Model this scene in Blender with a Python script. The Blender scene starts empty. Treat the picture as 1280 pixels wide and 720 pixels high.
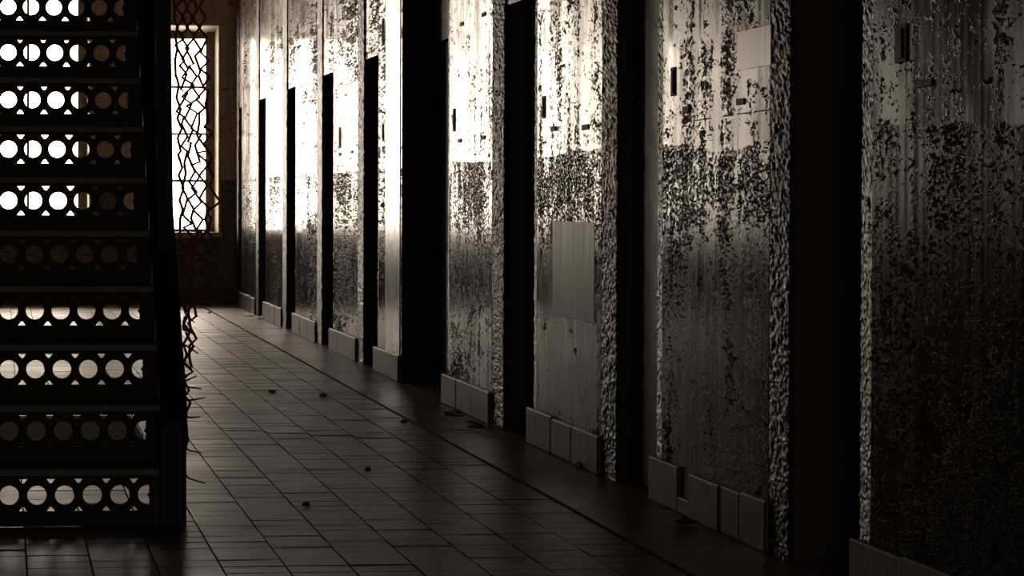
import bpy, bmesh, math, random
from mathutils import Vector, Matrix, noise as mnoise
random.seed(7)
sc = bpy.context.scene
C = sc.collection

# ------------------------------------------------------------------ camera
EYE = 1.06
FPX = 4535.6
YAW, PITCH, ROLL = 0.13919, 0.02444, 0.003457
cy, sy = math.cos(YAW), math.sin(YAW)
cp, sp = math.cos(PITCH), math.sin(PITCH)
cr, sr = math.cos(ROLL), math.sin(ROLL)
FWD = Vector((sy*cp, cy*cp, -sp))
R0 = Vector((cy, -sy, 0)); U0 = Vector((sp*sy, sp*cy, cp))
RT = cr*R0 + sr*U0; UP = -sr*R0 + cr*U0
cam = bpy.data.cameras.new('camera'); camo = bpy.data.objects.new('camera', cam); C.objects.link(camo)
cam.sensor_width = 36.0; cam.lens = FPX/1280*36.0; cam.clip_start = 0.1; cam.clip_end = 200
m = Matrix(((RT.x, UP.x, -FWD.x, 0), (RT.y, UP.y, -FWD.y, 0), (RT.z, UP.z, -FWD.z, EYE), (0, 0, 0, 1)))
camo.matrix_world = m
sc.camera = camo
def project(p):
    d = Vector(p) - Vector((0, 0, EYE)); k = d.dot(FWD)
    return 640 + FPX*d.dot(RT)/k, 360 - FPX*d.dot(UP)/k

# ------------------------------------------------------------------ light
w = bpy.data.worlds.new('overcast_sky'); sc.world = w; w.use_nodes = True
bg = w.node_tree.nodes['Background']
SKY = 11.0
bg.inputs[0].default_value = (1.0, 0.83, 0.66, 1); bg.inputs[1].default_value = SKY
vs = sc.view_settings
vs.view_transform = 'Standard'; vs.look = 'None'; vs.gamma = 1.0; vs.use_curve_mapping = False
vs.exposure = 0.0

# ------------------------------------------------------------------ layout
XW = 2.2736           # face of the cell wall
TOP = 1.95            # door head
CEIL = 3.7
YEND = 36.1           # end wall
YB = -5.0
XL = -2.7
THK = 0.42            # cell wall thickness
PAINT = 1.24
# openings: (near y, far y)
def yw(px): return XW/math.tan(YAW + math.atan((px - 640)/FPX))
OPEN = [(1077, 985), (822, 769), (668, 628), (560, 502), (472.5, 453), (416.5, 401), (369.5, 357), (332.5, 322), (302.5, 296.8)]
BASE_END = [yw(p) for p in (962, 752, 615, 501, 447, 396, 353, 319.5, 295.2)]   # where the baseboard stops short of each opening
RC = 0.018
OPEN = [(yw(a)*(XW+.018)/XW + .02, yw(b)) for a, b in OPEN]
RECESS = {1: 0.062, 3: 0.16}      # steel doors closed near the face of the wall

# ------------------------------------------------------------------ node helpers
class NT:
    def __init__(s, name):
        s.mat = bpy.data.materials.new(name); s.mat.use_nodes = True
        s.t = s.mat.node_tree; s.t.nodes.clear()
        s.out = s.t.nodes.new('ShaderNodeOutputMaterial')
    def n(s, kind, **kw):
        nd = s.t.nodes.new(kind)
        for k, v in kw.items(): setattr(nd, k, v)
        return nd
    def put(s, sock, v):
        if hasattr(v, 'links'): s.t.links.new(v, sock)
        else: sock.default_value = v
    def math(s, op, a, b=0.0, c=0.0, clamp=False):
        nd = s.n('ShaderNodeMath', operation=op, use_clamp=clamp)
        s.put(nd.inputs[0], a); s.put(nd.inputs[1], b); s.put(nd.inputs[2], c)
        return nd.outputs[0]
    def step(s, v, lo, hi):
        nd = s.n('ShaderNodeMapRange', interpolation_type='SMOOTHSTEP')
        s.put(nd.inputs['Value'], v); s.put(nd.inputs['From Min'], lo); s.put(nd.inputs['From Max'], hi)
        return nd.outputs[0]
    def lerp(s, v, lo, hi):
        nd = s.n('ShaderNodeMapRange'); s.put(nd.inputs['Value'], v)
        s.put(nd.inputs['To Min'], lo); s.put(nd.inputs['To Max'], hi)
        return nd.outputs[0]
    def obj(s):
        return s.n('ShaderNodeTexCoord').outputs['Object']
    def scaled(s, vec, sc3):
        nd = s.n('ShaderNodeVectorMath', operation='MULTIPLY'); s.put(nd.inputs[0], vec); nd.inputs[1].default_value = sc3
        return nd.outputs[0]
    def noise(s, vec, sc3, detail=4, rough=0.55, dist=0.0):
        nd = s.n('ShaderNodeTexNoise'); s.put(nd.inputs['Vector'], s.scaled(vec, sc3))
        nd.inputs['Scale'].default_value = 1.0; nd.inputs['Detail'].default_value = detail
        nd.inputs['Roughness'].default_value = rough; nd.inputs['Distortion'].default_value = dist
        return nd.outputs[0]
    def mixc(s, f, a, b):
        nd = s.n('ShaderNodeMix', data_type='RGBA')
        s.put(nd.inputs[0], f); s.put(nd.inputs[6], a); s.put(nd.inputs[7], b)
        return nd.outputs[2]
    def bump(s, h, dist, strength=1.0):
        nd = s.n('ShaderNodeBump'); nd.inputs['Strength'].default_value = strength
        nd.inputs['Distance'].default_value = dist; s.put(nd.inputs['Height'], h)
        return nd.outputs[0]
    def bsdf(s, col, rough, normal=None, metal=0.0, spec=0.5):
        b = s.n('ShaderNodeBsdfPrincipled')
        s.put(b.inputs['Base Color'], col); s.put(b.inputs['Roughness'], rough); s.put(b.inputs['Metallic'], metal)
        s.put(b.inputs['Specular IOR Level'], spec)
        if normal is not None: s.t.links.new(normal, b.inputs['Normal'])
        s.t.links.new(b.outputs[0], s.out.inputs[0])
        return s.mat
def rgb(r, g, b): return (r, g, b, 1.0)

def wall_material(name, axis, peel_up=0.565, peel_lo=0.50, r0=0.09, gloss=.09, upper_col=rgb(.46, .34, .24), lower=(rgb(.045, .043, .038), rgb(.10, .088, .074)), ys=1.0):
    """two-tone gloss paint, peeling; axis is the run of the wall ('y' or 'x')"""
    t = NT(name); P = t.obj()
    sep = t.n('ShaderNodeSeparateXYZ'); t.put(sep.inputs[0], P)
    def S(u, v): return (2.0, u*ys, v) if axis == 'y' else (u*ys, 2.0, v)
    wob = t.noise(P, S(3, 5), 3); wob2 = t.noise(P, S(.5, .1), 1)
    zc = t.math('ADD', sep.outputs[2], t.math('MULTIPLY', t.math('SUBTRACT', wob, .5), .05))
    zc = t.math('ADD', zc, t.math('MULTIPLY', t.math('SUBTRACT', wob2, .5), .10))
    upper = t.step(zc, PAINT-.004, PAINT+.004)
    big = t.noise(P, S(.8, .8), 3, .6)
    strk = t.noise(P, S(5, .5), 4, .65)
    fine = t.noise(P, S(22, .8), 4, .6)
    flake = t.noise(P, S(26, 95), 3, .6)
    coarse = t.noise(P, S(6, 20), 4, .65, .6)
    val = t.math('ADD', t.math('MULTIPLY', big, .40), t.math('MULTIPLY', strk, .40))
    val = t.math('ADD', val, t.math('MULTIPLY', coarse, .30))
    val = t.math('ADD', val, t.math('MULTIPLY', t.math('SUBTRACT', flake, .5), t.lerp(upper, .6, .36)))
    val = t.math('SUBTRACT', val, .05)
    # wear is heaviest in a belt just under the paint line
    belt = t.step(zc, PAINT-.45, PAINT-.05)
    lo = t.lerp(belt, peel_lo+.04, peel_lo-.035)
    lo = t.math('ADD', lo, t.math('MULTIPLY', t.math('SUBTRACT', t.noise(P, S(2.2, 2.6), 3, .6), .5), .45))
    thr = t.math('ADD', t.math('MULTIPLY', upper, peel_up), t.math('MULTIPLY', t.math('SUBTRACT', 1.0, upper), lo))
    peel = t.step(val, t.math('SUBTRACT', thr, .02), t.math('ADD', thr, .02))
    grain = t.noise(P, S(34, 120), 4, .75)
    keep = t.step(grain, .53, .57)                       # scraps of paint left inside the bare areas
    chip = t.noise(P, S(6, 26), 4, .75)
    speck = t.math('MAXIMUM', t.math('MULTIPLY', t.step(grain, .64, .67), t.step(coarse, .42, .6)), t.step(chip, .61, .63))
    dull = t.math('MULTIPLY', t.step(t.noise(P, S(2.6, .9), 4, .6), .44, .62), .14)      # chips out of sound paint
    peel = t.math('MULTIPLY', peel, t.math('SUBTRACT', 1.0, t.math('MULTIPLY', keep, t.lerp(upper, .8, .3))))
    peel = t.math('MAXIMUM', peel, speck)
    lowc = t.mixc(t.step(strk, .35, .65), lower[0], lower[1])
    upc = t.mixc(t.step(fine, .35, .65), upper_col, tuple(c*.7 for c in upper_col[:3])+(1,))
    col = t.mixc(upper, lowc, upc)
    col = t.mixc(peel, col, t.mixc(t.step(flake, .4, .65), rgb(.010, .008, .007), rgb(.045, .034, .026)))
    ru = t.math('ADD', r0, t.math('ADD', t.math('MULTIPLY', t.step(fine, .3, .7), .07), dull))
    rl = t.math('ADD', r0+.02, t.math('MULTIPLY', t.step(fine, .3, .7), .10))
    rough = t.math('ADD', t.math('MULTIPLY', upper, ru), t.math('MULTIPLY', t.math('SUBTRACT', 1.0, upper), rl))
    rough = t.math('ADD', t.math('MULTIPLY', rough, t.math('SUBTRACT', 1.0, peel)), t.math('MULTIPLY', peel, .6))
    amp = t.math('ADD', .015, t.math('MULTIPLY', t.math('SUBTRACT', 1.0, upper), .06))
    amp = t.math('ADD', amp, t.math('MULTIPLY', peel, .9), clamp=True)
    h = t.math('MULTIPLY', flake, amp)
    h = t.math('SUBTRACT', h, t.math('MULTIPLY', peel, .3))
    h = t.math('ADD', h, t.math('MULTIPLY', fine, .006))
    spec = t.math('MULTIPLY', t.lerp(peel, gloss, .002), t.math('MAXIMUM', upper, t.lerp(t.math('MULTIPLY', belt, belt), .13, .7)))
    return t.bsdf(col, rough, t.bump(h, .004), spec=spec)
def edge_material(name):
    t = NT(name); P = t.obj()
    sep = t.n('ShaderNodeSeparateXYZ'); t.put(sep.inputs[0], P)
    a = t.noise(P, (40, 26, 55), 4, .7); b = t.noise(P, (6, 3, 5), 3)
    up = t.step(sep.outputs[2], PAINT-.03, PAINT+.03)
    col = t.mixc(t.step(a, .42, .6), rgb(.014, .012, .011), t.mixc(up, rgb(.05, .046, .042), rgb(.12, .09, .07)))
    col = t.mixc(t.step(b, .45, .6), col, rgb(.03, .025, .022))
    return t.bsdf(col, t.lerp(a, .25, .45), t.bump(a, .006), spec=.2)
def simple(name, c0, c1, rough, sc3=(20, 20, 20), bump=.0, metal=0.0, rv=.1, spec=.5):
    t = NT(name); P = t.obj(); a = t.noise(P, sc3, 5, .6)
    return t.bsdf(t.mixc(t.step(a, .3, .7), c0, c1), t.lerp(a, rough-rv, rough+rv), t.bump(a, bump) if bump else None, metal, spec)

M = {}
M['wall'] = wall_material('cell_wall_paint', 'y')
M['wallnear'] = wall_material('cell_wall_paint_worn_and_shaded', 'y', .49, .47, .08, .045, rgb(.30, .22, .16))  # nearest pier: more peel, and colour and gloss lowered to shade it
M['wallfar'] = wall_material('cell_wall_paint_coarse_wear', 'y', .56, .51, ys=.28)
M['wallend'] = wall_material('end_wall_paint', 'x',   .62, .6, .4, .4, rgb(.78, .60, .48), (rgb(.22, .21, .2), rgb(.3, .28, .26)))
M['dull'] = simple('dull_wall_paint', rgb(.04, .035, .03), rgb(.07, .06, .05), .9, (2, 2, 2), spec=.1)
M['edge'] = edge_material('pebbled_edge')
M['reveal'] = simple('reveal_dark', rgb(.035, .032, .03), rgb(.06, .055, .05), .6, (8, 8, 8), .003)
M['iron'] = simple('black_iron', rgb(.012, .011, .011), rgb(.03, .026, .024), .62, (14, 14, 14), .001)
M['tread'] = simple('worn_tread_iron', rgb(.05, .043, .038), rgb(.11, .09, .075), .45, (30, 6, 30), .001)
M['rust'] = simple('rusty_wire', rgb(.30, .05, .03), rgb(.45, .10, .05), .65, (60, 60, 60), .001)
M['wire'] = simple('bare_wire', rgb(.32, .24, .2), rgb(.4, .33, .28), .5, (60, 60, 60))
M['steel'] = simple('door_steel_paint', rgb(.05, .055, .052), rgb(.10, .105, .10), .5, (5, 5, 9), .003)
M['base'] = simple('baseboard_stone', rgb(.085, .065, .055), rgb(.15, .118, .10), .5, (9, 9, 9), .004)
M['ceil'] = simple('ceiling_paint', rgb(.12, .11, .10), rgb(.2, .18, .16), .8, (3, 3, 3))
M['frame'] = simple('window_frame_paint', rgb(.12, .10, .085), rgb(.2, .17, .145), .6, (20, 20, 20), .002)
M['jamb'] = simple('window_jamb_plaster', rgb(.6, .5, .36), rgb(.72, .62, .48), .6, (8, 8, 8), .002)
M['grout'] = simple('floor_bed', rgb(.07, .058, .05), rgb(.12, .1, .088), .9, (30, 30, 30), .002, spec=.05)
M['litter'] = simple('dry_litter', rgb(.05, .04, .03), rgb(.1, .08, .06), .8, (60, 60, 60))
M['paper'] = simple('pale_paint_flake', rgb(.5, .45, .4), rgb(.62, .58, .52), .6, (40, 40, 40))
M['board'] = simple('dull_board', rgb(.07, .062, .055), rgb(.1, .09, .08), .95, (4, 12, 12), .002, spec=.1)
M['plaster'] = simple('grey_patch_plaster', rgb(.09, .08, .07), rgb(.26, .235, .2), .42, (2, 26, 1.5), .0006, spec=.15)
M['paintpatch'] = simple('repainted_patch', rgb(.36, .30, .22), rgb(.44, .36, .27), .24, (2, 24, 1), .0004, rv=.06, spec=.06)
M['sheet'] = simple('smooth_sheet', rgb(.2, .18, .16), rgb(.27, .24, .21), .25, (2, 12, 2), .0004, rv=.06)
def tile_material(name, r0=.27):
    t = NT(name)
    g = t.n('ShaderNodeNewGeometry').outputs['Position']
    a = t.noise(g, (16, 26, 3), 5, .65); b = t.noise(g, (1.0, 1.2, 1), 4, .6); c = t.noise(g, (5.4, 5.4, 1), 1)
    st = t.noise(g, (3.0, 26, 1), 4, .65)
    col = t.mixc(t.step(c, .3, .7), rgb(.24, .178, .15), rgb(.38, .29, .25))
    col = t.mixc(t.math('MULTIPLY', t.step(a, .45, .75), .6), col, rgb(.05, .04, .034))
    col = t.mixc(t.math('MULTIPLY', t.step(b, .5, .75), .5), col, rgb(.06, .048, .04))
    r = t.math('ADD', r0, t.math('MULTIPLY', b, .25))
    h = t.math('ADD', t.math('MULTIPLY', st, 1.0), t.math('MULTIPLY', a, .25))
    return t.bsdf(col, r, t.bump(h, .012), spec=.8)
M['tile'] = tile_material('floor_tile'); M['slab'] = tile_material('border_slab_stone', .26)
def glass_material():
    t = NT('dirty_glass')
    tr = t.n('ShaderNodeBsdfTransparent'); gl = t.n('ShaderNodeBsdfGlossy')
    tr.inputs[0].default_value = rgb(.93, .94, .95); gl.inputs['Roughness'].default_value = .1
    mx = t.n('ShaderNodeMixShader'); fr = t.n('ShaderNodeFresnel'); fr.inputs[0].default_value = 1.45
    t.t.links.new(fr.outputs[0], mx.inputs[0]); t.t.links.new(tr.outputs[0], mx.inputs[1]); t.t.links.new(gl.outputs[0], mx.inputs[2])
    t.t.links.new(mx.outputs[0], t.out.inputs[0])
    return t.mat
M['glass'] = glass_material()

# ------------------------------------------------------------------ mesh helpers
def mesh_obj(name, verts, faces, mats, parent=None, fm=None, smooth=False):
    me = bpy.data.meshes.new(name); me.from_pydata([tuple(v) for v in verts], [], faces)
    for mm in (mats if isinstance(mats, (list, tuple)) else [mats]): me.materials.append(mm)
    if fm: me.polygons.foreach_set('material_index', fm)
    if smooth: me.polygons.foreach_set('use_smooth', [True]*len(faces))
    me.update()
    return link(name, me, parent)
def link(name, me, parent=None):
    o = bpy.data.objects.new(name, me); C.objects.link(o)
    if parent is not None: o.parent = parent
    return o
def empty(name, loc=(0, 0, 0)):
    o = bpy.data.objects.new(name, None); C.objects.link(o); o.location = loc; o.empty_display_size = .2
    return o
def tag(o, label, cat, kind=None, group=None):
    o['label'] = label; o['category'] = cat
    if kind: o['kind'] = kind
    if group: o['group'] = group
    return o
class MB:
    def __init__(s): s.v = []; s.f = []; s.m = []
    def box(s, x0, x1, y0, y1, z0, z1, mi=0):
        b = len(s.v)
        s.v += [(x0,y0,z0),(x1,y0,z0),(x1,y1,z0),(x0,y1,z0),(x0,y0,z1),(x1,y0,z1),(x1,y1,z1),(x0,y1,z1)]
        for q in ((0,3,2,1),(4,5,6,7),(0,1,5,4),(1,2,6,5),(2,3,7,6),(3,0,4,7)): s.f.append(tuple(b+i for i in q)); s.m.append(mi)
    def bevbox(s, x0, x1, y0, y1, z0, z1, bv, mi=0):
        bm = bmesh.new(); bmesh.ops.create_cube(bm, size=1)
        for v in bm.verts:
            v.co = Vector(((x0+x1)/2+v.co.x*(x1-x0), (y0+y1)/2+v.co.y*(y1-y0), (z0+z1)/2+v.co.z*(z1-z0)))
        bmesh.ops.bevel(bm, geom=list(bm.edges), offset=bv, segments=1, affect='EDGES')
        s.addbm(bm, mi)
    def addbm(s, bm, mi=0):
        b = len(s.v); bm.verts.index_update()
        s.v += [v.co.copy() for v in bm.verts]
        for f in bm.faces: s.f.append(tuple(b+v.index for v in f.verts)); s.m.append(mi)
        bm.free()
    def quad(s, a, b, c, d, mi=0):
        k = len(s.v); s.v += [a, b, c, d]; s.f.append((k, k+1, k+2, k+3)); s.m.append(mi)
    def prism(s, poly, ax0, ax1, axis, mi=0):
        """extrude polygon: axis 'x' -> poly in (y,z)"""
        k = len(s.v); n = len(poly)
        mk = (lambda p, a: (a, p[0], p[1])) if axis == 'x' else ((lambda p, a: (p[0], a, p[1])) if axis == 'y' else (lambda p, a: (p[0], p[1], a)))
        s.v += [mk(p, ax0) for p in poly] + [mk(p, ax1) for p in poly]
        s.f.append(tuple(k+i for i in range(n))); s.f.append(tuple(k+n+i for i in reversed(range(n)))); s.m += [mi, mi]
        for i in range(n):
            j = (i+1) % n
            s.f.append((k+j, k+i, k+n+i, k+n+j)); s.m.append(mi)
    def tube(s, pts, r, seg=5, mi=0):
        pts = [Vector(p) for p in pts]; k = len(s.v)
        for i, p in enumerate(pts):
            d = (pts[min(i+1, len(pts)-1)] - pts[max(i-1, 0)]).normalized()
            a = d.cross(Vector((.31, .87, .2))).normalized(); b = d.cross(a)
            rr = r[i] if isinstance(r, (list, tuple)) else r
            for q in range(seg):
                t = 2*math.pi*q/seg; s.v.append(p + a*(math.cos(t)*rr) + b*(math.sin(t)*rr))
        for i in range(len(pts)-1):
            for q in range(seg):
                q2 = (q+1) % seg
                s.f.append((k+i*seg+q, k+i*seg+q2, k+(i+1)*seg+q2, k+(i+1)*seg+q)); s.m.append(mi)
        s.f.append(tuple(k+q for q in reversed(range(seg)))); s.m.append(mi)
        e = k+(len(pts)-1)*seg; s.f.append(tuple(e+q for q in range(seg))); s.m.append(mi)
    def build(s, name, mats, parent=None, smooth=False):
        o = mesh_obj(name, s.v, s.f, mats, parent, s.m, smooth)
        bm = bmesh.new(); bm.from_mesh(o.data); bmesh.ops.recalc_face_normals(bm, faces=bm.faces); bm.to_mesh(o.data); bm.free()
        return o

# ------------------------------------------------------------------ floor
floor = MB(); floor.box(XL, XW+2.6, YB, YEND+.6, -.2, -.012)
fl = floor.build('floor', M['grout'])
tag(fl, 'worn brown tiled corridor floor running to the far window', 'floor', 'structure')
TW = 0.185; GAP = .0020
XG = 1.915           # long groove beside the border slabs
def tile_mesh(x0, x1, y0, y1, mbx, tilt=.0):
    b = len(mbx.v); g = GAP; cxx, cyy = (x0+x1)/2, (y0+y1)/2
    tx, ty, tz = random.gauss(0, tilt), random.gauss(0, tilt), random.uniform(-.0012, .0012)
    bv = .0008
    def z(x, y): return tz + (x-cxx)*tx + (y-cyy)*ty
    o = [(x0+g, y0+g), (x1-g, y0+g), (x1-g, y1-g), (x0+g, y1-g)]
    i = [(x0+g+bv, y0+g+bv), (x1-g-bv, y0+g+bv), (x1-g-bv, y1-g-bv), (x0+g+bv, y1-g-bv)]
    mbx.v += [(x, y, -.014) for x, y in o] + [(x, y, z(x, y)-.0010) for x, y in o] + [(x, y, z(x, y)) for x, y in i]
    mbx.f.append((b+8, b+9, b+10, b+11)); mbx.m.append(0)
    for q in range(4):
        r = (q+1) % 4
        mbx.f.append((b+q, b+r, b+4+r, b+4+q)); mbx.f.append((b+4+q, b+4+r, b+8+r, b+8+q)); mbx.m += [1, 1]
cand = []
ncol = int((XG - XL)/TW)
for j in range(int((YEND-6.0)/TW)):
    for i in range(ncol+1):
        x1 = XG - i*TW; x0 = max(x1 - TW, XL)
        if x1 - x0 < .05: continue
        y0 = 6.0 + j*TW; y1 = min(y0+TW, YEND)
        px, py = project(((x0+x1)/2, (y0+y1)/2, 0))
        seen = 0 < px < 1280 and py < 722 and not (px < 215 and py < 640)
        cand.append((0 if seen else 1, y0, x0, x1, y1))
cand.sort()
rest = MB()
for k, (s_, y0, x0, x1, y1) in enumerate(cand):
    if k < 300:
        t_ = MB(); tile_mesh(x0, x1, y0, y1, t_, .0035); mesh_obj('tile', t_.v, t_.f, [M['tile'], M['grout']], fl, t_.m)
    else:
        tile_mesh(x0, x1, y0, y1, rest, .0035)
ro = mesh_obj('tile_field', rest.v, rest.f, [M['tile'], M['grout']], fl, rest.m); ro['kind'] = 'stuff'
y = 5.3
while y < YEND:
    t_ = MB(); y1 = min(y+1.87, YEND); tile_mesh(XG+.016, XW+.0, y, y1, t_, .001)
    mesh_obj('border_slab', t_.v, t_.f, [M['slab'], M['grout']], fl, t_.m); y = y1
for k, (a, b) in enumerate(OPEN):
    t_ = MB(); tile_mesh(XW+.004, XW+THK, a+.03, b-.03, t_, .001); mesh_obj('threshold_slab', t_.v, t_.f, [M['slab'], M['grout']], fl, t_.m)

# ------------------------------------------------------------------ cell wall
wr = MB()
def arc(cx_, cy_, r, a0, a1, n=7):
    return [(cx_+r*math.cos(a0+(a1-a0)*i/n), cy_+r*math.sin(a0+(a1-a0)*i/n)) for i in range(n+1)]
def lump_strip(line):
    y = line[0][1]; fineness = .008 if y < 17 else (.014 if y < 24 else .03)
    # resample the plan line, coarser along y because it is seen at a grazing angle
    pts = []
    for (a, b) in zip(line, line[1:]):
        L = math.hypot(b[0]-a[0], b[1]-a[1]); n = max(1, round(L/(fineness*1.4)))
        pts += [(a[0]+(b[0]-a[0])*i/n, a[1]+(b[1]-a[1])*i/n) for i in range(n)]
    pts.append(line[-1])
    zt = min(CEIL, EYE + 300/FPX*y*1.15); nz = int(zt/fineness)
    zs = [zt*i/nz for i in range(nz+1)] + [CEIL]
    k = len(wr.v); n = len(pts)
    nrm = []
    for i in range(n):
        a, b = pts[max(i-1, 0)], pts[min(i+1, n-1)]
        dx, dy = b[0]-a[0], b[1]-a[1]; L = math.hypot(dx, dy) or 1
        nrm.append((-dy/L, dx/L))
    for z in zs:
        for i, p in enumerate(pts):
            w_ = 1.0 if 0 < i < n-1 else 0.0
            q = Vector((p[0]*60, p[1]*30, z*85))
            d = (mnoise.noise(q) + .6*mnoise.noise(q*2.1) + .5*mnoise.noise(q*.33))*.0045*w_
            wr.v.append((p[0]+nrm[i][0]*d, p[1]+nrm[i][1]*d, z))
    for j in range(len(zs)-1):
        for i in range(n-1):
            wr.f.append((k+j*n+i, k+j*n+i+1, k+(j+1)*n+i+1, k+(j+1)*n+i)); wr.m.append(1)
def pillar(y0, y1, near=True, far=True, edge=True, band=.2, main=0):
    pts = []
    XB = XW + THK
    pts.append((XB, y0))
    if near: pts += arc(XW+RC+.006, y0+RC, RC, -math.pi/2, -math.pi, 4) + [(XW+.001, y0+band), (XW, y0+band+.01)]
    else: pts.append((XW, y0))
    if far:
        pts += [(XW, y1-.21)]
        e = [(XW+.003, y1-.20), (XW+.018, y1-.02)] + arc(XW+.038, y1-.02, .02, math.pi, math.pi/2, 3)
        pts += e
    else: pts.append((XW, y1))
    pts.append((XB, y1))
    segs = []
    for i in range(len(pts)-1):
        a, b = pts[i], pts[i+1]
        my, mx = (a[1]+b[1])/2, (a[0]+b[0])/2
        if mx > XW+.06: mi = 2
        elif edge and near and my < y0+band: mi = 1
        elif edge and far and my > y1-.205: mi = 1
        else: mi = main
        segs.append((a, b, mi))
        if mi != 1:
            wr.quad((a[0], a[1], 0), (b[0], b[1], 0), (b[0], b[1], CEIL), (a[0], a[1], CEIL), mi)
    # runs of edge segments become finely lumped strips
    run = []
    for sg in segs + [((0, 0), (0, 0), 9)]:
        if sg[2] == 1: run.append(sg)
        elif run:
            lump_strip([run[0][0]] + [q[1] for q in run]); run = []
    k = len(wr.v); wr.v += [(p[0], p[1], CEIL) for p in pts]; wr.f.append(tuple(range(k, k+len(pts)))); wr.m.append(0)
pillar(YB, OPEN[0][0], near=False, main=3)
PIL = [(YB, OPEN[0][0])]
for k in range(len(OPEN)):
    y0 = OPEN[k][1]; y1 = OPEN[k+1][0] if k+1 < len(OPEN) else YEND
    pillar(y0, y1, near=(k != 3), far=(k+1 < len(OPEN)), band=BASE_END[k]-y0, main=4 if k > 2 else 0)
    PIL.append((y0, y1))
for k, (a, b) in enumerate(OPEN):
    if k == 3:
        wr.box(XW+.004, XW+THK, a, b, 2.75, CEIL, 1)
        wr.box(XW+RECESS[3], XW+THK, a, b, TOP, 2.75, 1)
        mid = a + .95
        wr.box(XW+RECESS[3], XW+THK, a, a+.06, 0, TOP, 1)
        wr.box(XW+RECESS[3], XW+THK, b-.06, b, 0, TOP, 1)
    else:
        wr.box(XW+.016, XW+THK, a, b, TOP, CEIL, 1 if k < 4 else 4)
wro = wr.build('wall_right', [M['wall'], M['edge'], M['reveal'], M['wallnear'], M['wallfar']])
tag(wro, 'long wall of cell openings with peeling two-tone gloss paint', 'wall', 'structure')
# dark cells behind the openings
for k, (a, b) in enumerate(OPEN):
    c = MB(); x0, x1 = XW+THK, XW+2.5; ya, yb = a-.7, b+.7
    for q in (((x1,ya,0),(x1,yb,0),(x1,yb,2.5),(x1,ya,2.5)), ((x0,ya,0),(x1,ya,0),(x1,ya,2.5),(x0,ya,2.5)), ((x0,yb,0),(x1,yb,0),(x1,yb,2.5),(x0,yb,2.5)),
              ((x0,ya,2.5),(x1,ya,2.5),(x1,yb,2.5),(x0,yb,2.5)), ((x0,ya,-.01),(x1,ya,-.01),(x1,yb,-.01),(x0,yb,-.01)),
              ((x0,ya,0),(x0,a,0),(x0,a,2.5),(x0,ya,2.5)), ((x0,b,0),(x0,yb,0),(x0,yb,2.5),(x0,b,2.5)), ((x0,a,TOP),(x0,b,TOP),(x0,b,2.5),(x0,a,2.5))):
        c.quad(*q)
    co = mesh_obj('cell_interior', c.v, c.f, M['reveal'], wro)
# fittings on the piers: latch slots and bolt plates, in photo pixels -> place on the wall
def on_wall(px, py):
    d = FWD + RT*((px-640)/FPX) - UP*((py-360)/FPX)
    t = XW/d.x; return d.y*t, EYE + d.z*t
def plate(name, px, py, wpx, hpx, parent=wro, mat='iron', th=.004):
    y0, z = on_wall(px-wpx/2, py); y1, _ = on_wall(px+wpx/2, py)
    _, za = on_wall(px, py-hpx/2); _, zb = on_wall(px, py+hpx/2)
    b = MB(); b.bevbox(XW-th, XW+.01, min(y0, y1), max(y0, y1), min(za, zb), max(za, zb), .0012)
    if name == 'latch_plate':
        ym = (y0+y1)/2; hw = abs(y1-y0)*.18; h = abs(za-zb)*.4
        b.bevbox(XW-th-.003, XW, ym-hw, ym+hw, (za+zb)/2-h, (za+zb)/2+h, .001)
    return b.build(name, M[mat], parent)
for px, py, w_, h_ in ((842, 102, 5, 36), (680, 134, 3.6, 28), (568, 150, 2.6, 29), (1127, 54, 14, 48), (479, 165, 1.8, 20), (479, 40, 2.4, 34), (425, 172, 2, 26)):
    plate('latch_plate', px, py, w_, h_)
for px, py, w_, h_ in ((858, 137, 7.5, 8), (926, 127, 9.5, 8), (692, 161, 5.5, 6), (732, 159, 8, 7), (575, 176, 4, 5), (604.5, 172, 4, 5),
                       (577.5, 30, 4, 5), (605, 18, 4.5, 5), (1156, 104, 20, 9), (481, 190, 2.2, 4), (425, 193, 2.6, 4), (440, 190, 2.4, 3.5), (865, 32, 4, 5)):
    plate('bolt_plate', px, py, w_, h_)
plate('patch', 717, 338, 52, 122, mat='plaster', th=.0012)
plate('patch', 943, 60, 42, 50, mat='paintpatch', th=.0016)
plate('sheet', 491.5, 215, 18, 500, mat='sheet', th=.004)
# thin raised conduit line across one pier
y0, z0 = on_wall(852, 153); y1, z1 = on_wall(962, 137)
for a_, b_ in ((0, .12), (.15, .36), (.5, .62), (.66, .8), (.84, 1)):
    b = MB(); b.tube([(XW+.0003, y0+(y1-y0)*a_, z0+(z1-z0)*a_), (XW+.0003, y0+(y1-y0)*b_, z0+(z1-z0)*b_)], .0022, 6); b.build('wall_wire', M['iron'], wro)

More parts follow.
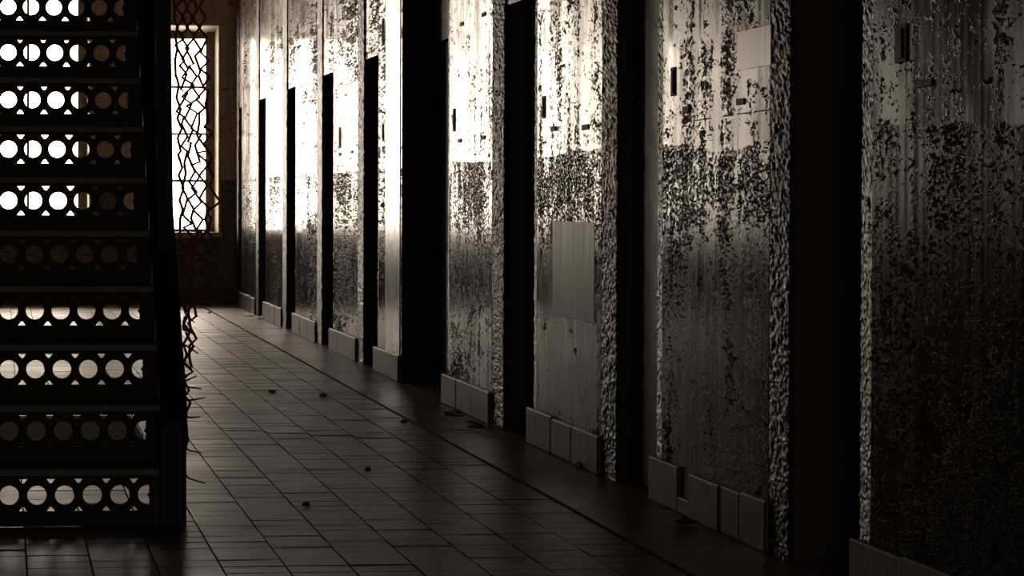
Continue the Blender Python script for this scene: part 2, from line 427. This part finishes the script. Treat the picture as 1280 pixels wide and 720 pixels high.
# stone baseboard, slab by slab
bbr = empty('baseboard_right', (XW, 8, 0)); tag(bbr, 'low stone baseboard of separate slabs along the cell wall', 'baseboard', 'structure')
BH = .152
for k, (y0, y1) in enumerate(PIL):
    a = BASE_END[k-1] if k else y0; e = y1 - (.02 if k < len(PIL)-1 else 0)
    if k == 0: a = 5.0
    y = a; stubs = [yw(930), yw(905), yw(867), yw(852), e] if k == 1 else []      # one pier has a broken slab
    while y < e - .02:
        L = random.uniform(.5, .72); yy = min(y+L, e)
        if e - yy < .2: yy = e
        hh = BH + random.uniform(-.004, .004)
        if k == 1:
            yy = e if e - a > 9 else next(q for q in stubs if q > y+.01)
            if abs(yy - yw(852)) < .01: hh = .055
        pr = .016 + random.uniform(-.003, .003)
        bm_ = MB(); bm_.bevbox(XW-pr, XW+.012, y+.003, yy-.003, 0.001, hh, .005)
        so = bm_.build('baseboard_slab', M['base'], None); so.parent = bbr; so.matrix_parent_inverse = Matrix.Translation((-XW, -8, 0))
        y = yy

# steel doors
def steel_door(name, k, x, a, b, label, leaves):
    root = empty(name, (x, (a+b)/2, 0)); tag(root, label, 'door', 'structure')
    inv = Matrix.Translation((-x, -(a+b)/2, 0))
    def put(o): o.parent = root; o.matrix_parent_inverse = inv
    wd = (b-a)/leaves
    for i in range(leaves):
        l = MB(); l.bevbox(x, x+.04, a+i*wd+.004, a+(i+1)*wd-.004, .01, TOP-.01, .004); put(l.build('door_leaf', M['steel']))
    for z in (.3, 1.6):
        h = MB(); h.tube([(x-.012, b-.012, z-.06), (x-.012, b-.012, z+.06)], .012, 8); put(h.build('hinge', M['iron']))
steel_door('door_1', 1, XW+RECESS[1], OPEN[1][0], OPEN[1][1], 'closed grey steel cell door set shallowly in the second opening from the right', 1)
steel_door('door_2', 3, XW+RECESS[3]+.02, OPEN[3][0]+.06, OPEN[3][1]-.06, 'closed double steel door in the widest dark opening beside the smooth pier', 2)

# ------------------------------------------------------------------ end wall, other walls, ceiling
W1 = dict(x0=1.17, x1=2.13, z0=.70, z1=2.79)
W2 = dict(x0=-1.25, x1=.855, z0=.70, z1=3.35)
W3 = dict(x0=-2.54, x1=-1.58, z0=.70, z1=2.79)
def end_wall():
    e = MB()
    xs = [XL, W3['x0'], W3['x1'], W2['x0'], W2['x1'], W1['x0'], W1['x1'], XW+.05]
    def blk(x0, x1, z0, z1): e.box(x0, x1, YEND, YEND+.6, z0, z1)
    [blk(xs[i], xs[i+1], 0, CEIL) for i in (0, 2, 4, 6)]
    for W in (W1, W2, W3): blk(W['x0'], W['x1'], 0, W['z0']); blk(W['x0'], W['x1'], W['z1'], CEIL)
    o = e.build('wall_back', M['wallend']); return o
tag(end_wall(), 'dim brown and grey end wall around the bright windows', 'wall', 'structure')
def window(name, W, zbars, label, splits, turn=False):
    x0, x1, z0, z1 = W['x0'], W['x1'], W['z0'], W['z1']
    root = empty(name, ((x0+x1)/2, YEND, z0)); tag(root, label, 'window', 'structure')
    if turn: root.location.y = YB; root.rotation_euler.z = math.pi
    inv = Matrix.Translation((-(x0+x1)/2, -YEND, -z0))
    def put(o): o.parent = root; o.matrix_parent_inverse = inv
    yg = YEND+.50; sp_ = .035; ca = .012
    # splayed plaster reveals
    for s_, xe in ((1, x0), (-1, x1)):
        l = MB(); l.prism([(xe-s_*.002, YEND-.012), (xe+s_*.02, YEND-.012), (xe+s_*sp_, yg), (xe-s_*.002, yg)], z0, z1, 'z'); put(l.build('jamb', M['jamb']))
    l = MB(); l.prism([(YEND-.012, z1+.002), (YEND-.012, z1-.02), (yg, z1-.06), (yg, z1+.002)], x0, x1, 'x'); put(l.build('window_head', M['jamb']))
    l = MB(); l.bevbox(x0-.03, x1+.02, YEND-.05, yg, z0-.035, z0+.022, .005); put(l.build('window_sill', M['jamb']))
    # frame
    st = .085; a, b = x0+sp_, x1-sp_; zb, zt = z0+.02, z1-.06
    for xa, xb in ((a, a+st), (b-st, b)):
        l = MB(); l.bevbox(xa, xb, yg-.03, yg+.04, zb, zt, .004); put(l.build('frame_stile', M['frame']))
    l = MB(); l.bevbox(a+st, b-st, yg-.03, yg+.04, zt-.07, zt, .004); put(l.build('frame_rail', M['frame']))
    l = MB(); l.bevbox(a+st, b-st, yg-.03, yg+.04, zb, zb+.03, .004); put(l.build('frame_rail', M['frame']))
    zs = [zb+.03] + zbars + [zt-.07]
    for z in zbars:
        l = MB(); l.bevbox(a+st, b-st, yg-.015, yg+.025, z-.011, z+.011, .003); put(l.build('muntin', M['frame']))
    xs = [a+st] + splits + [b-st]
    for x in splits:
        l = MB(); l.bevbox(x-.012, x+.012, yg-.012, yg+.022, zb, zt-.07, .003); put(l.build('muntin', M['frame']))
    for i in range(len(xs)-1):
        for j in range(len(zs)-1):
            l = MB(); l.box(xs[i], xs[i+1], yg+.003, yg+.006, zs[j], zs[j+1]); put(l.build('pane', M['glass']))
    # sky portal for cleaner sampling of the daylight
    ld = bpy.data.lights.new(name+'_portal', 'AREA'); ld.shape = 'RECTANGLE'; ld.size = b-a-2*st; ld.size_y = zt-zb-.1
    ld.cycles.is_portal = True
    lo = bpy.data.objects.new('daylight_portal', ld); C.objects.link(lo)
    lo.location = ((a+b)/2, yg+.06, (zb+zt)/2-.02); lo.rotation_euler = (-math.pi/2, 0, 0)
    if turn: lo.location.y = YB-.56; lo.rotation_euler.x = math.pi/2
window('window_1', W1, [1.235, 1.705, 2.175], 'tall narrow four-pane window glowing white beside the iron stairs', [])
window('window_2', W2, [1.235, 1.705, 2.175, 2.645], 'large bright window seen through the holes of the stair risers', [-.68, -.23, .24])
window('window_3', W3, [1.235, 1.705, 2.175], 'tall narrow four-pane window on the hidden side of the iron stairs', [])
lw = MB(); lw.box(XL-.2, XL, YB-.6, YEND+.6, 0, CEIL)
tag(lw.build('wall_left', M['dull']), 'painted wall on the far side of the stairs', 'wall', 'structure')
W4 = dict(x0=-.9, x1=.5, z0=.90, z1=2.79)  # unseen window, added so sky light fills the stairs from the front
window('added_fill_window', W4, [1.43, 1.91, 2.35], 'unseen window added behind the viewpoint as front fill light', [-.2], True)
bw = MB()
bw.box(XL-.2, W4['x0'], YB-.6, YB, 0, CEIL); bw.box(W4['x1'], XW+.5, YB-.6, YB, 0, CEIL)
bw.box(W4['x0'], W4['x1'], YB-.6, YB, 0, W4['z0']); bw.box(W4['x0'], W4['x1'], YB-.6, YB, W4['z1'], CEIL)
tag(bw.build('wall_front', M['wallend']), 'painted wall behind the viewpoint', 'wall', 'structure')
ce = MB()
ce.box(XL-.2, XW+2.6, YB-.6, 14.2, CEIL, CEIL+.2); ce.box(XL-.2, XW+2.6, 17.6, YEND+.6, CEIL, CEIL+.2)
ce.box(XL-.2, -1.3, 14.2, 17.6, CEIL, CEIL+.2); ce.box(.9, XW+2.6, 14.2, 17.6, CEIL, CEIL+.2)
ce.box(-1.5, 1.1, 14.0, 17.8, CEIL+2.4, CEIL+2.6)
for q in ((-1.5, -1.3, 14.0, 17.8), (.9, 1.1, 14.0, 17.8), (-1.3, .9, 14.0, 14.2), (-1.3, .9, 17.6, 17.8)): ce.box(*q, CEIL+.2, CEIL+2.4)
tag(ce.build('ceiling', M['ceil']), 'plain ceiling over the corridor', 'ceiling', 'structure')
# baseboard of end wall
be = MB(); be.bevbox(XL, XW-.02, YEND-.018, YEND, .001, .16, .004)
tag(be.build('baseboard_back', M['base']), 'dark baseboard along the foot of the end wall', 'baseboard', 'structure')

# ------------------------------------------------------------------ iron stairs
Z0, RISE, RUN, S_, X0 = 11.777, .1896, .2901, .0887, .0172
NST = 19
st = empty('iron_staircase', (-.2, Z0, 0))
tag(st, 'black iron staircase with round-holed risers rising away at left', 'stairs')
SINV = Matrix.Translation((.2, -Z0, 0))
def sput(o): o.parent = st; o.matrix_parent_inverse = SINV; return o
XA, XBs = -.94, .52
def riser_mesh():
    cu = bpy.data.curves.new('riser', 'CURVE'); cu.dimensions = '2D'; cu.fill_mode = 'BOTH'; cu.extrude = .004
    def poly(pts):
        s_ = cu.splines.new('POLY'); s_.points.add(len(pts)-1); s_.use_cyclic_u = True
        for q, p in zip(s_.points, pts): q.co = (p[0], p[1], 0, 1)
    poly([(XA, 0.0), (XBs, 0.0), (XBs, RISE-.03), (XA, RISE-.03)])
    hc = .1012; n0 = int((X0 - XA)/S_)
    for j in range(-n0+1, 6):
        cx_ = X0 + j*S_
        poly([(cx_+.031*math.cos(2*math.pi*i/24), hc+.031*math.sin(2*math.pi*i/24)) for i in range(24)])
        if j < 5:
            mx = cx_ + S_/2
            poly([(mx-.0135, hc-.052), (mx+.0135, hc-.052), (mx+.003, hc-.038), (mx-.003, hc-.038)])
            poly([(mx-.0135, hc+.052), (mx+.0135, hc+.052), (mx+.003, hc+.038), (mx-.003, hc+.038)])
    o = bpy.data.objects.new('tmp', cu); C.objects.link(o)
    bpy.context.view_layer.update()
    me = bpy.data.meshes.new_from_object(o.evaluated_get(bpy.context.evaluated_depsgraph_get()))
    bpy.data.objects.remove(o); bpy.data.curves.remove(cu)
    for v in me.vertices: v.co = (v.co.x, v.co.z, v.co.y)
    me.flip_normals(); me.materials.clear(); me.materials.append(M['iron']); me.name = 'riser'
    return me
rme = riser_mesh()
tm = MB(); tm.bevbox(XA, XBs, -.022, RUN+.004, -.030, 0, .005)
tme = tm.build('tread_proto', M['tread']); tmesh = tme.data; bpy.data.objects.remove(tme); tmesh.name = 'tread'
# bracket: angle cleat that covers the end of each riser
bmk = MB(); bmk.bevbox(.466, .520, -.012, -.004, 0, RISE-.03, .002)
bmk.prism([(.466, .10+.010), (.459, .10), (.466, .10-.010)], -.012, -.004, 'y')
bo = bmk.build('p', M['iron']); bmesh_ = bo.data; bpy.data.objects.remove(bo)
for n in range(NST):
    r = link('riser', rme); r.location = (0, Z0+n*RUN, n*RISE); sput(r)
    t_ = link('tread', tmesh); t_.location = (0, Z0+n*RUN, (n+1)*RISE); sput(t_)
    k = link('cleat', bmesh_); k.location = (0, Z0+n*RUN, n*RISE); sput(k)
def stringer(x0, x1):
    y0 = Z0+.12; y1 = Z0+NST*RUN
    sl = RISE/RUN
    f = lambda y: (y-Z0)*sl
    s_ = MB(); s_.prism([(y0, 0.0), (y0+.32, 0.0), (y1, f(y1)-.16), (y1, f(y1)+.2), (y0, f(y0)+.26)], x0, x1, 'x')
    # flange along the upper edge
    s_.prism([(y0, f(y0)+.26), (y1, f(y1)+.2), (y1, f(y1)+.215), (y0, f(y0)+.275)], x0-.012, x1+.004, 'x')
    sput(s_.build('stringer', M['iron']))
stringer(.522, .592); stringer(-1.01, -.942)
for x0, x1 in ((.497, .578), (-1.0, -.92)):
    b = MB(); b.bevbox(x0, x1, Z0-.10, Z0+.14, 0, .338, .006); b.bevbox(x0-.006, x1+.004, Z0-.106, Z0+.146, .335, .352, .003)
    sput(b.build('newel_block', M['iron']))
b = MB(); b.bevbox(XA, .497, Z0-.016, Z0+.006, .0015, .028, .002); sput(b.build('foot_angle', M['iron']))
# leaning flat bar that holds the mesh beside the stringer
b = MB(); b.prism([(.546, .05), (.598, .05), (.556, 3.4), (.500, 3.4)], 12.72, 12.76, 'y'); sput(b.build('side_bar', M['iron']))

# ------------------------------------------------------------------ torn chain-link mesh
cl = empty('torn_wire_mesh', (.6, 12.4, 0)); tag(cl, 'torn rusty chain-link mesh hanging down beside the iron stairs', 'wire mesh')
CINV = Matrix.Translation((-.6, -12.4, 0))
def cput(o): o.parent = cl; o.matrix_parent_inverse = CINV; return o
def at(px, py, y):
    d = FWD + RT*((px-640)/FPX) - UP*((py-360)/FPX); t = y/d.y
    return Vector((0, 0, EYE)) + d*t
rnd = random.Random(3)
ends = [.10, .30, .46, .70, .78, .84, 1.8]
for k in range(7):
    z = 2.5; pts = []; i = 0; px_ = .575 + k*.0215
    while z > ends[k]:
        fold = 1.0 if z > .75 else max(.12, (z-.2)/.55)
        off = (.610 + k*.0215*fold*(1.0 if z < 1.75 else 1.0+(z-1.75)*.4)) - (.012*max(0, z-1.0))
        am = (.0125 if (i+k) % 2 else -.0125)*(.4+.6*fold)
        jx = rnd.gauss(0, .004 if z > 1.6 else .007); jz = rnd.gauss(0, .003 if z > 1.6 else .010)
        pts.append((max(off+am+jx, .6065), 12.42 + .6*max(0, z-.6) + .012*k + (.004 if i % 2 else -.004) + rnd.gauss(0, .01), z+jz))
        z -= .036; i += 1
    b = MB(); b.tube(pts, .0052, 5); cput(b.build('wire_strand', M['rust']))
# loose broken ends that stick out
for (p0, p1, p2, mat) in (((222, 385), (232, 392), (243, 403), 'rust'), ((224, 402), (236, 412), (244, 420), 'rust'), ((222, 412), (230, 400), (240, 382), 'rust'),
                     ((224, 470), (232, 476), (246, 470), 'rust'), ((224, 480), (236, 484), (252, 486), 'rust'), ((226, 520), (238, 522), (250, 521), 'rust'),
                     ((226, 556), (236, 563), (252, 566), 'rust'), ((228, 590), (236, 598), (256, 604), 'rust'), ((224, 500), (240, 500), (256, 497), 'rust'),
                     ((224, 430), (236, 434), (248, 442), 'rust'), ((225, 452), (233, 455), (240, 461), 'rust'), ((240, 372), (255, 378), (264, 352), 'rust'),
                     ((228, 348), (243, 330), (256, 318), 'rust'), ((218, 330), (232, 318), (246, 300), 'rust'), ((224, 372), (240, 362), (262, 358), 'rust'),
                     ((225, 535), (228, 565), (232, 588), 'rust'), ((222, 500), (226, 520), (225, 545), 'rust'),
                     ((252, 321), (262, 323), (275, 325), 'wire'), ((255, 309), (262, 310), (269, 310), 'wire'), ((250, 367), (260, 374), (270, 381), 'wire')):
    ps = [at(q[0], q[1], 12.40+rnd.uniform(-.05, .05)) for q in (p0, p1, p2)]
    for q in ps: q.x = max(q.x, .6065)
    b = MB(); b.tube(ps, [.004, .0035, .0022], 5); cput(b.build('wire_end' if mat == 'rust' else 'bare_wire_end', M[mat]))
for px, py in ((226, 398), (229, 412), (247, 372), (228, 470), (226, 500), (262, 355), (233, 388)):      # rust knots
    bm = bmesh.new(); bmesh.ops.create_icosphere(bm, subdivisions=1, radius=.008)
    for v in bm.verts: v.co *= rnd.uniform(.7, 1.3)
    b = MB(); p = at(px, py, 12.4); p.x = max(p.x, .612); bmesh.ops.translate(bm, verts=bm.verts, vec=p); b.addbm(bm); cput(b.build('wire_knot', M['rust']))

# ------------------------------------------------------------------ things lying about
def ground(px, py):
    d = FWD + RT*((px-640)/FPX) - UP*((py-360)/FPX); t = -EYE/d.z
    return d.x*t, d.y*t
bd = MB(); bd.bevbox(-1.2, .605, 15.5, 17.45, .003, .018, .003)  # added dull board that dims the floor seen through one riser's holes
tag(bd.build('dimming_board', M['board']), 'flat dull board added behind the stairs to dim one row of riser holes', 'board')
def lump(name, px, py, sx, sy_, sz, mat, label, cat, seed):
    x, y = ground(px, py); r = random.Random(seed)
    bm = bmesh.new(); bmesh.ops.create_icosphere(bm, subdivisions=2, radius=1)
    for v in bm.verts:
        v.co *= r.uniform(.75, 1.2); v.co.x *= sx; v.co.y *= sy_; v.co.z = max(v.co.z, -.5)*sz
    zmin = min(v.co.z for v in bm.verts)
    bmesh.ops.translate(bm, verts=bm.verts, vec=(0, 0, -zmin+.002))
    b = MB(); b.addbm(bm); o = b.build(name, M[mat]); o.location = (x, y, 0)
    return tag(o, label, cat)
def flake(name, px, py, sx, sy_, h, mat, label, cat, seed):
    x, y = ground(px, py); r = random.Random(seed); n = 9
    ring = [(math.cos(2*math.pi*i/n)*sx*r.uniform(.7, 1.15), math.sin(2*math.pi*i/n)*sy_*r.uniform(.7, 1.15), r.uniform(.0, 1)*h) for i in range(n)]
    v = [(a, c_, z+.002) for a, c_, z in ring] + [(a*.95, c_*.95, z+.006) for a, c_, z in ring] + [(0, 0, .002), (0, 0, .006+h*.2)]
    f = []
    for i in range(n):
        j = (i+1) % n
        f += [(i, j, n+j, n+i), (2*n, j, i), (2*n+1, n+i, n+j)]
    o = mesh_obj(name, v, f, M[mat]); o.location = (x, y, 0)
    return tag(o, label, cat)
lump('pebble', 521, 521, .016, .016, .02, 'paper', 'small pale pebble on the tiles before the widest opening', 'stone', 1)
flake('dead_leaf', 566, 518, .05, .12, .015, 'litter', 'dark curled leaf at the foot of the pier left of the closer leaf', 'leaf', 2)
flake('dead_leaf', 596, 531.5, .05, .13, .018, 'litter', 'dark curled leaf lying against the baseboard at the third opening', 'leaf', 3)
flake('dead_leaf', 857, 657, .04, .09, .02, 'litter', 'dark flat leaf beside the broken baseboard of the lit pier', 'leaf', 4)
flake('paint_flake', 311, 394.5, .05, .32, .01, 'paper', 'large pale paint flake near the far end of the cell wall', 'debris', 5)
flake('paint_flake', 325, 398, .03, .16, .012, 'paper', 'smaller pale paint flake just nearer than the large pale flake', 'debris', 6)
lump('rubble_chip', 262, 392, .015, .03, .012, 'litter', 'tiny dark chip on the far floor left of the long groove', 'debris', 7)
lump('rubble_chip', 404, 496, .02, .04, .012, 'litter', 'tiny dark chip in the middle of the corridor tiles', 'debris', 8)
lump('rubble_chip', 505, 529, .018, .03, .012, 'litter', 'dark chip just left of the small pale pebble', 'debris', 9)
lump('rubble_chip', 460, 590, .014, .02, .012, 'litter', 'dark round chip alone on the open tiles', 'debris', 10)
lump('rubble_chip', 383, 633, .014, .02, .010, 'litter', 'dark chip on the nearer tiles right of the stair foot', 'debris', 11)
lump('rubble_chip', 340, 491, .02, .05, .010, 'litter', 'dark crumb on the glossy tiles right of the wire mesh', 'debris', 12)
lump('paint_crumb', 722, 584, .014, .018, .014, 'paper', 'pale crumb at the foot of the baseboard by the grey patch', 'debris', 13)
